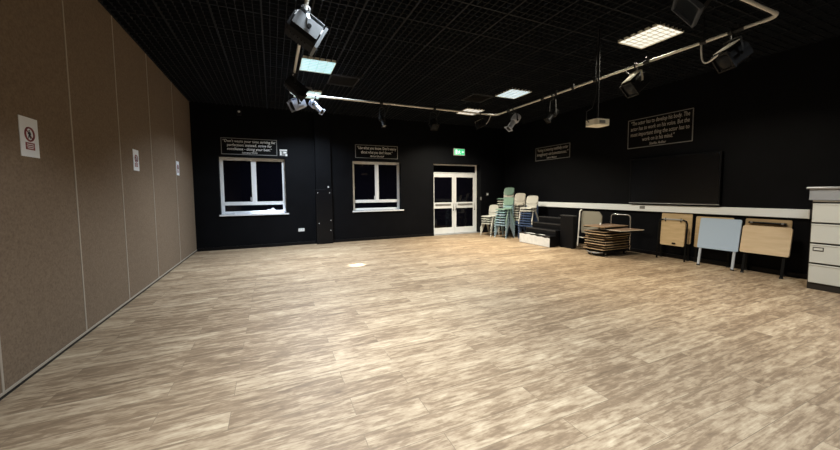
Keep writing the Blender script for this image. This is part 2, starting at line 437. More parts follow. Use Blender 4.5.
for i, x in enumerate(LX):
    for j, y in enumerate(LY):
        t = thing('ceiling_light', lab[(i, j)], 'ceiling light', (x+GX/2, y+GY/2, ZC-0.004), group='square ceiling lights')
        hx, hy = GX/2-0.004, GY/2-0.004
        c = tint.get((i, j), (1, 1, 1))
        a = MB()
        for s in (-1, 1):
            a.mm((-hx, s*hy, 0), (hx, s*(hy-0.008), 0.07)); a.mm((s*hx, -hy+0.008, 0), (s*(hx-0.008), hy-0.008, 0.07))
        a.build('light_frame', M['lamp_pale'], t)
        if c not in dif_m:
            dif_m[c] = mat('glowing_diffuser', (0.7, 0.7, 0.7), 0.5, 0, 0.3, c, LSTR.get(c, 0.84))
        MB().mm((-hx+0.008, -hy+0.008, 0.018), (hx-0.008, hy-0.008, 0.03)).build('diffuser', dif_m[c], t)
        a = MB()
        for q in range(1, 4): a.mm((-hx+q*2*hx/4-0.004, -hy+0.01, 0.009), (-hx+q*2*hx/4+0.004, hy-0.01, 0.0182))
        for q in range(1, 8): a.mm((-hx+0.01, -hy+q*2*hy/8-0.003, 0.010), (hx-0.01, -hy+q*2*hy/8+0.003, 0.0182))
        a.build('louvre', M['lamp_pale'], t)
        L = bpy.data.lights.new('ceiling_lamp', 'AREA'); L.shape = 'RECTANGLE'; L.size = 0.54; L.size_y = 0.58
        L.energy = 2.7*POWER[(i, j)]; L.color = LCOL.get((i, j), COOL if i == 0 else WARM); L.spread = R(140 if (i, j) == (1, 2) else 134 if j == 4 else 112)
        lo = bpy.data.objects.new('ceiling_lamp', L); COL.objects.link(lo); lo.parent = t; lo.location = (0, 0, -0.004)

# ------------------------------------------------------------------ windows and doors
FY = YB+0.15     # plane of the frames
def window(name, o, mull, sill_ext, label, low='dark_glass'):
    r = bpy.data.objects.new(name, None); COL.objects.link(r); r.location = ((o[0]+o[1])/2, FY, o[2]); struct(r, label)
    hw, H = (o[1]-o[0])/2, o[3]-o[2]
    m = mull-(o[0]+o[1])/2
    f = MB()
    f.mm((-hw, 0, 0.02), (-hw+0.085, 0.06, H), 0.006); f.mm((hw-0.085, 0, 0.02), (hw, 0.06, H), 0.006)
    f.mm((-hw+0.08, 0.001, H-0.085), (hw-0.08, 0.059, H), 0.006); f.mm((-hw+0.08, 0.001, 0.02), (hw-0.08, 0.059, 0.085), 0.006)
    f.mm((m-0.062, -0.004, 0.34), (m+0.062, 0.062, H-0.07), 0.006)
    f.mm((-hw+0.08, -0.006, 0.255), (hw-0.08, 0.058, 0.35), 0.006)
    f.build('window_frame', M['white_frame'], r)
    for a, b in ((-hw+0.08, m-0.06), (m+0.06, hw-0.08)):
        MB().mm((a, 0.025, 0.345), (b, 0.033, H-0.08)).build('pane', M['dark_glass'], r)
    MB().mm((-hw+0.08, 0.025, 0.08), (hw-0.08, 0.033, 0.26)).build('pane', M[low], r)
    MB().box((m-0.09, -0.012, 0.42), (0.018, 0.02, 0.11), bev=0.004).build('window_handle', M['white_frame'], r)
    MB().mm((-hw-0.03, -0.19, -0.03), (hw+sill_ext, -0.001, 0.012), 0.006).build('window_sill', M['sill'], r)
    return r
window('window_1', W1, -0.455, 0.06, 'white framed black window nearer the brown partition', 'clear_glass')
window('window_2', W2, 3.12, 0.08, 'white framed black window nearer the doors')

dr = bpy.data.objects.new('door_1', None); COL.objects.link(dr); dr.location = ((D1[0]+D1[1])/2, YB+0.29, 0); struct(dr, 'white glazed double doors under the green exit sign')
hw = (D1[1]-D1[0])/2
f = MB()
f.mm((-hw, -0.005, 0), (-hw+0.06, 0.06, 2.52), 0.004); f.mm((hw-0.06, -0.005, 0), (hw, 0.06, 2.52), 0.004)
f.mm((-hw+0.055, -0.004, 2.475), (hw-0.055, 0.058, 2.52), 0.004); f.mm((-hw+0.055, -0.004, 2.195), (hw-0.055, 0.058, 2.225), 0.004)
f.build('door_frame', M['white_frame'], dr)
MB().mm((-hw+0.05, 0.025, 2.22), (hw-0.05, 0.033, 2.48)).build('transom_pane', M['dark_glass'], dr)
for s in (-1, 1):
    lf = bpy.data.objects.new('door_leaf', None); COL.objects.link(lf); lf.parent = dr
    a, b = (s*(hw-0.062), s*0.004); x0, x1 = min(a, b), max(a, b)
    f = MB()
    wl, wr = (0.10, 0.085) if s < 0 else (0.085, 0.10)
    f.mm((x0, -0.012, 0.012), (x0+wl, 0.045, 2.185), 0.005); f.mm((x1-wr, -0.012, 0.012), (x1, 0.045, 2.185), 0.005)
    f.mm((x0+wl-0.005, -0.011, 2.05), (x1-wr+0.005, 0.044, 2.185), 0.004)
    f.mm((x0+wl-0.005, -0.011, 0.012), (x1-wr+0.005, 0.044, 0.23), 0.004)
    f.mm((x0+wl-0.005, -0.011, 0.93), (x1-wr+0.005, 0.044, 1.145), 0.004)
    f.build('leaf_frame', M['white_frame'], lf)
    for z0, z1 in ((0.205, 0.935), (1.14, 2.055)):
        MB().mm((x0+0.08, 0.01, z0), (x1-0.08, 0.018, z1)).build('pane', M['dark_glass'], lf)
    MB().mm((x0+0.14, -0.03, 1.035), (x1-0.14, -0.010, 1.095), 0.006).build('push_bar', M['grey_fit'], lf)
    hx = x1-0.045 if s < 0 else (x0+0.045)
    MB().tube([(hx, -0.01, 0.86), (hx, -0.055, 0.86), (hx, -0.055, 1.16), (hx, -0.01, 1.16)], 0.013, 8).build('pull_handle', M['clamp'], lf, True)
    if s > 0: MB().tube([(x1-0.05, -0.01, 0.86), (x1-0.05, -0.05, 0.86), (x1-0.05, -0.05, 1.16), (x1-0.05, -0.01, 1.16)], 0.013, 8).build('pull_handle', M['clamp'], lf, True)
MB().mm((-hw, -0.28, 0.0), (hw, 0.06, 0.008)).build('threshold', M['silver'], dr)

# added crumpled white sheet, stands in for the bright sill of the first window
def crumple(u, v):
    x = -0.50+u*1.28
    e = 0.25+0.75*math.exp(-((u-0.72)/0.22)**2)
    z = 0.012+(0.020+0.11*e)*math.sin(PI*v)**0.8*(0.7+0.3*math.sin(17*u+3*v)+0.18*math.sin(41*u-9*v))
    return (x, -0.125+v*0.10+0.012*math.sin(23*u), max(z, 0.010))
cr = MB().sheet(crumple, 60, 12, 0.002).build('bright_sill_sheet', M['thin_sheet'], None, True)
cr.location = (-0.457, FY, 0.945)
tag(cr, 'crumpled white sheet standing in for the bright sill of the window nearer the partition', 'paper')

sl = bpy.data.lights.new('sill_fill_spot', 'SPOT'); sl.energy = 9000; sl.spot_size = R(24); sl.spot_blend = 0.6; sl.color = (0.86, 0.93, 1.0); sl.shadow_soft_size = 0.05  # added spot outside with no real lamp behind it, brightens the sill
slo = bpy.data.objects.new('sill_fill_spot', sl); COL.objects.link(slo); slo.location = (0.1, 11.75, 3.3)
slo.rotation_euler = (Vector((-0.05, 10.40, 0.97))-slo.location).to_track_quat('-Z', 'Y').to_euler()

# ------------------------------------------------------------------ fittings on the back wall
t = thing('exit_sign', 'lit green emergency exit sign above the white double doors', 'sign', M4=wallM('back', (6.10, YB, 2.93)))
MB().mm((-0.225, -0.12, 0), (0.225, 0.12, 0.05), 0.006).build('sign_case', M['socket'], t)
MB().mm((-0.205, -0.10, 0.049), (0.205, 0.10, 0.053)).build('sign_face', M['exit_green'], t)
p = MB(); I = Matrix.Translation((0, 0, 0.053))
p.prism([(-0.16, -0.075), (-0.085, -0.075), (-0.085, 0.075), (-0.16, 0.075)], 0.002, I)                                  # doorway
p.prism([(-0.03, 0.045), (-0.012, 0.062), (0.008, 0.045), (-0.01, 0.03)], 0.002, I)                                     # head
p.prism([(-0.02, 0.03), (0.012, 0.03), (0.035, 0.0), (0.022, -0.008), (0.008, 0.006), (0.012, -0.03), (0.05, -0.07), (0.03, -0.075), (-0.005, -0.04), (-0.035, -0.07), (-0.06, -0.06), (-0.03, -0.02), (-0.045, 0.0), (-0.06, -0.012), (-0.068, 0.0)], 0.002, I)  # runner
p.prism([(0.09, 0.012), (0.13, 0.012), (0.13, 0.04), (0.18, 0.0), (0.13, -0.04), (0.13, -0.012), (0.09, -0.012)], 0.002, I)          # arrow
p.build('pictogram', M['exit_white'], t)

t = thing('power_socket', 'white double power socket low on the black back wall', 'socket', M4=wallM('back', (0.75, YB, 0.44)))
MB().mm((-0.085, -0.045, 0), (0.085, 0.045, 0.012), 0.004).build('face_plate', M['socket'], t)
for sx in (-0.045, 0.045):
    a = MB()
    for dx, dy in ((0, 0.012), (-0.011, -0.008), (0.011, -0.008)): a.mm((sx+dx-0.004, dy-0.005, 0.0115), (sx+dx+0.004, dy+0.005, 0.0125))
    a.build('socket_holes', M['ink'], t)
    MB().mm((sx+0.012-0.006, 0.026, 0.011), (sx+0.012+0.006, 0.038, 0.0155), 0.001).build('rocker_switch', M['socket'], t)

t = thing('motion_sensor', 'small white-eyed motion sensor high on the back wall above the left window', 'sensor', M4=wallM('back', (-0.745, YB, 3.70)))
MB().mm((-0.055, -0.08, 0), (0.055, 0.08, 0.05), 0.012).build('sensor_case', M['lamp_black'], t)
MB().tube([(0, 0.02, 0.048), (0, 0.02, 0.058), (0, 0.02, 0.066)], [0.034, 0.028, 0.012], 12).build('sensor_lens', M['socket'], t, True)
t = thing('wall_button', 'small white round button on the black wall right of the doors', 'button', M4=wallM('back', (7.33, YB, 1.42)))
MB().mm((-0.05, -0.05, 0), (0.05, 0.05, 0.014), 0.006).build('button_plate', M['grey_fit'], t)
MB().cyl((0, 0, 0.013), (0, 0, 0.03), 0.032, 16).build('push_button', M['socket'], t, True)
t = thing('key_switch', 'small dark key switch beside the right door jamb', 'switch', M4=wallM('back', (7.04, YB, 1.27)))
MB().mm((-0.03, -0.06, 0), (0.03, 0.06, 0.014), 0.004).build('switch_plate', M['grey_fit'], t)
MB().cyl((0, 0, 0.013), (0, 0, 0.022), 0.014, 12).build('key_barrel', M['silver'], t, True)

# quote boards
def quote(side, p, W, H, lines, label, dim=False):
    t = thing('quote_board', label, 'sign', M4=wallM(side, p), group='framed quotations on the black walls')
    MB().mm((-W/2, -H/2, 0), (W/2, H/2, 0.012)).build('board', M['sign_black'], t)
    b = MB(); e = 0.016
    for s in (-1, 1):
        b.mm((-W/2, s*H/2, 0.0), (W/2, s*(H/2-e), 0.016)); b.mm((s*W/2, -H/2+e, 0.0), (s*(W/2-e), H/2-e, 0.016))
    b.build('border', M['border_dim'] if dim else M['border'], t)
    n = len(lines); y = H/2
    L = []
    step = (H-0.05)/(n-0.25)
    for k, (s, wd) in enumerate(lines):
        last = k == n-1
        y = H/2-0.03-step*(k+0.5) + (0.10*step if last else 0)
        L.append((s, step*(0.60 if last else 0.98), 0, y, wd*W))
    text_obj('lettering', L, t, M['letter_dim'] if dim else M['letter'], 0.0135)
quote('back', (-0.518, YB-0.003, 2.793), 1.37, 0.44,
      [("\u201cDon\u2019t waste your time striving for", 0.94), ("perfection; instead, strive for", 0.80), ("excellence - doing your best.\u201d", 0.80), ("Laurence Olivier", 0.28)],
      'black board of four lines of white quotation above the window nearer the partition')
quote('back', (3.09, YB-0.003, 2.805), 1.40, 0.41,
      [("\u201cUse what you know. Don\u2019t worry", 0.92), ("about what you don\u2019t know.\u201d", 0.74), ("Michael Shurtleff", 0.32)],
      'black board of three lines of white quotation above the window nearer the doors')
quote('right', (XR-0.003, 7.96, 2.735), 1.40, 0.43,
      [("\u201cActing is behaving truthfully under", 0.90), ("imaginary circumstances.\u201d", 0.92), ("Sanford Meisner", 0.30)],
      'dim quotation board on the right wall nearest the stacked chairs', True)
quote('right', (XR-0.003, 4.805, 2.885), 1.40, 0.69,
      [("\u201cThe actor has to develop his body. The", 0.90), ("actor has to work on his voice. But the", 0.90), ("most important thing the actor has to", 0.90), ("work on is his mind.\u201d", 0.50), ("Stella Adler", 0.26)],
      'large quotation board on the right wall above the black screen', True)
t = thing('small_notice', 'small square picture notice at the upper right corner of the left window', 'notice', M4=wallM('back', (0.33, YB, 2.67)))
MB().mm((-0.10, -0.09, 0), (0.10, 0.09, 0.004)).build('notice_card', M['border_dim'], t)
a = MB().mm((-0.10, 0.055, 0.004), (0.10, 0.09, 0.005)).mm((-0.085, -0.07, 0.004), (-0.05, 0.04, 0.005)).mm((0.0, -0.02, 0.004), (0.08, 0.03, 0.005)).mm((0.05, -0.09, 0.004), (0.10, -0.04, 0.005))
a.build('notice_print', M['letter'], t)

# paper notices on the partition
for k, (y, z, s) in enumerate(((3.935, 1.995, 1.0), (6.35, 2.025, 0.95), (8.78, 2.075, 0.92))):
    t = thing('prohibition_notice', ['largest white prohibition notice on the brown partition, nearest the camera', 'middle white prohibition notice on the brown partition', 'farthest small white prohibition notice on the brown partition near the back wall'][k],
              'notice', M4=wallM('left', (XL, y, z)), group='prohibition notices on the partition')
    hw, hh = 0.118*s, 0.165*s
    MB().mm((-hw, -hh, 0), (hw, hh, 0.004)).build('paper_sheet', M['paper'], t)
    ring = [(0.055*s*math.cos(q*PI/16), 0.025*s+0.055*s*math.sin(q*PI/16), 0.0045) for q in range(32)]
    a = MB().tube(ring, 0.0075*s, 6, closed=True)
    a.box((0, 0.025*s, 0.0045), (0.10*s, 0.011*s, 0.002), Euler((0, 0, R(-45))))
    a.build('prohibition_ring', M['red'], t)
    a = MB(); T = Matrix.Translation((0, 0.025*s, 0.004)) @ Matrix.Scale(s, 4)
    a.prism([(-0.008, 0.030), (0.0, 0.037), (0.009, 0.030), (0.0, 0.022)], 0.002, T)
    a.prism([(-0.012, 0.020), (0.012, 0.020), (0.020, -0.004), (0.014, -0.005), (0.008, 0.005), (0.016, -0.036), (0.007, -0.036), (0.0, -0.010), (-0.010, -0.036), (-0.018, -0.036), (-0.008, 0.004), (-0.016, -0.002), (-0.020, 0.003)], 0.002, T)
    a.build('figure_pictogram', M['ink'], t)
    MB().mm((-0.058*s, -0.105*s, 0.0035), (0.058*s, -0.045*s, 0.0055)).build('red_panel', M['red'], t)
    a = MB()
    for yy, ww in ((-0.060, 0.042), (-0.076, 0.046), (-0.091, 0.036)): a.mm((-ww*s, (yy-0.003)*s, 0.0052), (ww*s, (yy+0.003)*s, 0.0062))
    a.build('print_lines', M['paper'], t)

# ------------------------------------------------------------------ right wall: trunking rail and screen
t = thing('trunking_rail', 'long white trunking rail along the black right wall', 'rail', (XR, 5.43, 1.02))
MB().mm((-0.055, -3.05, 0), (0, 3.35, 0.15), 0.006).build('rail', M['white_paint'], t)
MB().mm((-0.059, -3.07, -0.002), (0.0, -3.045, 0.152), 0.003).build('end_cap', M['socket'], t)
MB().mm((-0.061, -0.42, 0.055), (-0.05, -0.30, 0.125), 0.003).build('socket_plate', M['grey_fit'], t)

t = thing('wall_screen', 'large black flat screen on the right wall above the white rail', 'screen', M4=wallM('right', (XR, 4.46, 1.735)))
MB().mm((-0.35, -0.25, 0), (0.35, 0.25, 0.05)).build('wall_bracket', M['clamp'], t)
MB().mm((-0.905, -0.53, 0.045), (0.905, 0.53, 0.105), 0.008).build('screen_case', M['bezel'], t)
MB().mm((-0.88, -0.485, 0.1045), (0.88, 0.505, 0.1065)).build('display', M['screen'], t)
MB().mm((-0.905, -0.53, 0.1045), (0.905, -0.512, 0.109), 0.002).build('lower_bezel', M['silver'], t)

# ------------------------------------------------------------------ lighting bar
ZP = 3.28; PX0, PX1, PY0, PY1 = 0.355, 4.80, 1.70, 6.42; pr = 0.0175
t = thing('lighting_bar', 'rectangular loop of steel lighting bar hung below the black ceiling', 'lighting bar', (0, 0, ZP))
def rnd(c, dx, dy, r=0.09):
    return [(c[0]+dx*r*(1-math.sin(q)), c[1]+dy*r*(1-math.cos(q)), 0) for q in [k*PI/10 for k in range(6)]]
MB().cyl((PX0, PY0+0.1, 0), (PX0, PY1-0.1, 0), pr, 14).build('tube', M['pipe'], t, True)
MB().cyl((PX1, PY0+0.1, 0), (PX1, PY1-0.1, 0), pr, 14).build('tube', M['pipe'], t, True)
MB().cyl((PX0+0.1, PY0, 0), (PX1-0.1, PY0, 0), pr, 14).build('tube', M['pipe'], t, True)
MB().cyl((PX0+0.1, PY1, 0), (PX1-0.1, PY1, 0), pr, 14).build('tube', M['pipe'], t, True)
for cx, cy, dx, dy in ((PX0, PY0, 1, 1), (PX1, PY0, -1, 1), (PX1, PY1, -1, -1), (PX0, PY1, 1, -1)):
    pts = [(cx, cy+dy*0.13, 0), (cx, cy+dy*0.10, 0)] + [(cx+dx*0.10*(1-math.cos(q)), cy+dy*0.10*(1-math.sin(q)), 0) for q in [k*PI/12 for k in range(1, 6)]] + [(cx+dx*0.10, cy, 0), (cx+dx*0.13, cy, 0)]
    MB().tube(pts, pr*1.16, 14).build('corner_elbow', M['pipe'] if dx*dy else M['clamp'], t, True)
for (x, y) in ((PX1, 3.82), (3.21, PY1), (PX1, 2.36), (PX0, 2.6), (PX0, 5.5), (2.4, PY0)):
    MB().cyl((x, y, 0.02), (x, y, 4.40-ZP), 0.008, 8).build('hanger_rod', M['lamp_black'], t, True)
    ax = (0, 0.03, 0) if x in (PX0, PX1) else (0.03, 0, 0)
    c0 = Vector((x, y, 0))
    MB().cyl(c0-Vector(ax), c0+Vector(ax), 0.027, 12).build('pipe_clamp', M['clamp'], t, True)
for (x, y, ln) in ((PX1, 4.95, 0.04), (PX1, 4.62, 0.025), (PX1, 4.25, 0.025), (PX1, 3.02, 0.04), (2.03, PY1, 0.03), (PX1, 5.95, 0.05), (PX1, 2.05, 0.07)):
    ax = Vector((0, ln, 0)) if x == PX1 else Vector((ln, 0, 0)); c0 = Vector((x, y, 0))
    b = MB().cyl(c0-ax, c0+ax, 0.026, 12); b.box((x, y, 0.045), (0.03, 0.03, 0.04), bev=0.004)
    b.build('pipe_collar', M['clamp'], t, True)

# ------------------------------------------------------------------ stage lanterns
def lantern(loc, az, tilt, label, kind='fresnel', s=1.0, drop=0.24, body='lamp_black', plate=None, doors=False, cable=None, along='y', lens='lens', front=False, sides=False):
    """hangs from a tube at loc; az is the heading it points to, tilt its downward angle"""
    t = thing('stage_lantern', label, 'stage light', loc, (0, 0, R(az)), group='stage lanterns on the lighting bar')
    D = -drop
    T = Matrix.Translation((0, 0, D)) @ Matrix.Rotation(R(tilt), 4, 'Y') @ Matrix.Scale(s, 4)
    MB_ = M[body]
    # hook clamp, in the tube's own direction
    ca = R(-az)
    tv = Vector((math.sin(R(az)), math.cos(R(az)), 0)) if along == 'y' else Vector((math.cos(R(az)), -math.sin(R(az)), 0))
    pv = Vector((-tv.y, tv.x, 0))
    k = MB()
    arc = [pv*(0.036*math.cos(q))+Vector((0, 0, 0.036*math.sin(q))) for q in [R(-70+ 25*i) for i in range(13)]]
    k.tube(arc, 0.011, 6)
    k.cyl((0, 0, -0.03), (0, 0, -0.085), 0.014, 8)
    k.build('hook_clamp', M['clamp'], t, True)
    hwid = 0.145*s
    yk = MB()
    pts = [(0, -hwid, D), (0, -hwid, D+0.08*s), (0, -hwid*0.8, -0.088), (0, 0, -0.078), (0, hwid*0.8, -0.088), (0, hwid, D+0.08*s), (0, hwid, D)]
    for a, b in zip(pts[:-1], pts[1:]):
        a, b = Vector(a), Vector(b); d = b-a; mid = (a+b)/2
        q = Vector((0, 1, 0)).rotation_difference(d.normalized())
        yk.box(mid, (0.03*s, d.length+0.006, 0.006), q.to_euler())
    yk.build('yoke', M[plate] if plate and not front else M['clamp'], t)
    for sg in (-1, 1):
        MB().cyl((0, sg*hwid*0.97, D), (0, sg*(hwid+0.03*s), D), 0.022*s, 10).build('tilt_knob', M['black_metal'], t, True)
    if kind == 'fresnel':
        prof = [(-0.115, -0.10), (-0.125, 0.02), (-0.10, 0.085), (-0.05, 0.125), (0.05, 0.125), (0.10, 0.085), (0.125, 0.02), (0.115, -0.10), (0.07, -0.125), (-0.07, -0.125)]
        P = T @ Matrix(((0, 0, 1, -0.17), (1, 0, 0, 0), (0, 1, 0, 0), (0, 0, 0, 1)))
        MB().prism(prof, 0.30, P).build('housing', MB_, t)
        fn = MB()
        for q in range(7): fn.box((-0.15+q*0.028, 0, 0.128), (0.010, 0.12, 0.022), M4=T)
        fn.build('cooling_fins', MB_, t)
        fn = MB()
        for q in range(5): fn.box((-0.12+q*0.04, 0, -0.128), (0.014, 0.12, 0.014), M4=T)
        fn.build('base_vent', MB_, t)
        fr = MB()
        for sg in (-1, 1):
            fr.box((0.145, sg*0.118, 0), (0.03, 0.018, 0.255), M4=T); fr.box((0.145, 0, sg*0.118), (0.03, 0.22, 0.018), M4=T)
        fr.build('colour_frame', M[plate] if plate and sides else MB_, t)
        MB().tube([(0.125, 0, 0), (0.137, 0, 0), (0.15, 0, 0)], [0.098, 0.098, 0.05], 20, M4=T).build('lens', M[lens], t, True)
        MB().box((-0.18, 0, 0), (0.025, 0.17, 0.17), M4=T, bev=0.006).build('back_cover', M['lamp_black'], t)
        if plate:
            a = MB().box((-0.02, 0.0, 0.150), (0.27, 0.20, 0.006), M4=T); 
            if sides:
                for sg in (-1, 1): a.box((-0.02, sg*0.131, 0.02), (0.27, 0.006, 0.15), M4=T)
            a.build('cover_plate', M[plate], t)
    elif kind == 'spot':
        MB().tube([(-0.20, 0, 0), (-0.19, 0, 0), (0.0, 0, 0), (0.02, 0, 0), (0.25, 0, 0), (0.26, 0, 0)], [0.07, 0.10, 0.10, 0.072, 0.072, 0.078], 18, M4=T).build('housing', MB_, t, True)
        fn = MB()
        for q in range(6): fn.tube([(-0.17+q*0.026, 0, 0), (-0.162+q*0.026, 0, 0)], 0.112, 16, M4=T)
        fn.build('cooling_fins', MB_, t)
        MB().tube([(0.258, 0, 0), (0.268, 0, 0), (0.276, 0, 0)], [0.066, 0.06, 0.03], 18, M4=T).build('lens', M[lens], t, True)
        fr = MB()
        for sg in (-1, 1):
            fr.box((0.27, sg*0.082, 0), (0.02, 0.016, 0.18), M4=T); fr.box((0.27, 0, sg*0.082), (0.02, 0.15, 0.016), M4=T)
        fr.build('colour_frame', M[plate] if plate else MB_, t)
    elif kind == 'flood':
        prof = [(-0.20, -0.13), (-0.20, 0.13), (0.20, 0.13), (0.20, -0.13)]
        P = T @ Matrix(((0, 0, 1, 0.10), (1, 0, 0, 0), (0, 1, 0, 0), (0, 0, 0, 1)))
        h = MB()
        bk = [(-0.14, y, z) for y, z in ((-0.10, -0.06), (-0.10, 0.06), (0.10, 0.06), (0.10, -0.06))]
        ft = [(0.10, y, z) for y, z in prof]
        vs = [h.bm.verts.new(T @ Vector(v)) for v in bk+ft]
        h.bm.faces.new(vs[:4]); h.bm.faces.new(vs[4:])
        for q in range(4): h.bm.faces.new((vs[q], vs[(q+1) % 4], vs[4+(q+1) % 4], vs[4+q]))
        h.build('housing', MB_, t)
        fr = MB()
        for sg in (-1, 1):
            fr.box((0.115, sg*0.20, 0), (0.04, 0.022, 0.30), M4=T); fr.box((0.115, 0, sg*0.14), (0.04, 0.40, 0.022), M4=T)
        fr.build('colour_frame', M[plate] if plate else MB_, t)
        MB().box((0.108, 0, 0), (0.008, 0.37, 0.25), M4=T).build('lens', M[lens], t)
        fn = MB()
        for q in range(6): fn.box((-0.09+q*0.03, 0, 0.118+q*0.005), (0.008, 0.22, 0.02), M4=T)
        fn.build('cooling_fins', MB_, t)
    if doors:
        for sg, nm in ((1, 'up'), (-1, 'down')):
            a = MB().box((0.205, 0, sg*0.165), (0.13, 0.22, 0.004), Euler((0, R(sg*-38), 0)), M4=T); a.build('barn_door', MB_, t)
            a = MB().box((0.205, sg*0.165, 0), (0.13, 0.004, 0.20), Euler((0, 0, R(sg*38))), M4=T); a.build('barn_door', MB_, t)
    if cable:
        e = T @ Vector((0.15, 0.0, 0.13) if front else (-0.19, 0, 0.0))
        b0 = tv*(0.30 if front else 0.16)+Vector((0, 0, -0.02)); pts = []
        for i in range(13):
            u = i/12
            p = b0*(1-u)+e*u+Vector((0, 0, -0.13*math.sin(PI*u)))+(tv*0.05 if front else (T.to_3x3() @ Vector((-0.10, 0, 0))))*math.sin(PI*u)
            pts.append(p)
        MB().tube(pts, 0.009, 6).build('cable', M[cable], t, True)
    return t

lantern((PX0, 3.48, ZP), 5, 30, 'large grey stage lantern at the top, hung from the left lighting bar', 'fresnel', 0.92, 0.22, 'lamp_black', 'lamp_grey', False, 'cable_white', sides=True)
lantern((PX0, 5.25, ZP), 0, 40, 'black stage lantern on the left bar beside the cyan ceiling light', 'fresnel', 0.72, 0.22, 'lamp_black', None, True)
lantern((0.46, PY1, ZP), 200, 28, 'stage lantern coloured pale blue with panel glow at the far left corner of the lighting bar', 'fresnel', 0.74, 0.18, 'lamp_blue', 'lamp_blue', False, None, 'x', sides=True)
lantern((0.78, PY1, ZP), -35, 42, 'slim spot lantern coloured pale blue with panel glow just right of the far left corner', 'spot', 0.62, 0.18, 'lamp_blue', None, False, None, 'x')
lantern((2.05, PY1, ZP), -70, 62, 'small black spot lantern left along the far lighting bar', 'spot', 0.50, 0.34, 'lamp_black', None, False, 'cable_black', 'x', lens='lamp_grey')
lantern((3.19, PY1, ZP), -90, 45, 'black lantern on the far bar above and left of the exit sign', 'fresnel', 0.62, 0.34, 'lamp_black', None, False, 'cable_black', 'x')
lantern((4.36, PY1, ZP), 170, 25, 'black lantern with a looped white cable below the far bar near the corner', 'fresnel', 0.62, 0.24, 'lamp_black', 'lamp_pale', False, 'cable_white', 'x', front=True)
lantern((PX1, 5.78, ZP), 175, 52, 'blue grey spot lantern first from the far corner of the right bar', 'spot', 0.80, 0.26, 'lamp_blue', None, False)
lantern((PX1, 4.70, ZP), 175, 45, 'dark lantern on the right bar left of the projector', 'spot', 0.60, 0.36, 'lamp_black', None, False)
lantern((PX1, 3.17, ZP), 165, 42, 'pale topped lantern on the right bar just right of the projector', 'fresnel', 0.84, 0.26, 'lamp_black', 'lamp_pale', False, 'cable_black')
lantern((PX1, 2.08, ZP), 158, 35, 'pale plated lantern with hanging cable nearest the near right bar corner', 'fresnel', 0.80, 0.27, 'lamp_black', 'lamp_pale', False, 'cable_white', front=True)
lantern((3.36, PY0, ZP), 125, 38, 'large dark floodlight at the top edge in front of the warm ceiling light', 'flood', 0.86, 0.15, 'lamp_black', 'lamp_slate', False, None, 'x')
# the one lit lantern throws a narrow pool on the floor
sp = bpy.data.lights.new('lantern_beam', 'SPOT'); sp.energy = 1500; sp.spot_size = R(8); sp.spot_blend = 0.5; sp.color = (1, 0.96, 0.88); sp.shadow_soft_size = 0.02
so = bpy.data.objects.new('lantern_beam', sp); COL.objects.link(so)
so.location = (2.02, 6.20, 2.62); so.rotation_euler = (Vector((1.57, 6.81, 0))-so.location).to_track_quat('-Z', 'Y').to_euler()

# ------------------------------------------------------------------ projector
t = thing('projector', 'cream projector hanging on a pole below the right lighting bar', 'projector', (4.50, 3.53, 2.48), (0, 0, R(-6)))
prof = [(-0.14, -0.075), (-0.14, 0.075), (-0.105, 0.115), (0.105, 0.115), (0.14, 0.075), (0.14, -0.075), (0.105, -0.115), (-0.105, -0.115)]
MB().prism(prof, 0.085).build('projector_case', M['projector'], t)
MB().cyl((0.13, 0.04, 0.042), (0.16, 0.04, 0.042), 0.030, 16).build('lens', M['lens'], t, True)
MB().mm((-0.08, -0.1158, 0.02), (0.03, -0.1145, 0.065)).build('vent_grille', M['grey_fit'], t)
MB().mm((-0.06, -0.06, 0.10), (0.06, 0.06, 0.108)).mm((-0.05, -0.05, 0.084), (-0.035, 0.05, 0.102)).mm((0.035, -0.05, 0.084), (0.05, 0.05, 0.102)).build('ceiling_mount', M['clamp'], t)
MB().cyl((0, 0, 0.107), (0, 0, 1.92), 0.013, 10).build('pole', M['lamp_black'], t, True)
MB().tube([(-0.137, 0.02, 0.05), (-0.19, 0.02, 0.09), (-0.20, 0.01, 0.20), (-0.10, 0, 0.26), (-0.03, 0, 0.5), (-0.028, 0, 1.9)], 0.006, 6).build('cable', M['cable_black'], t, True)

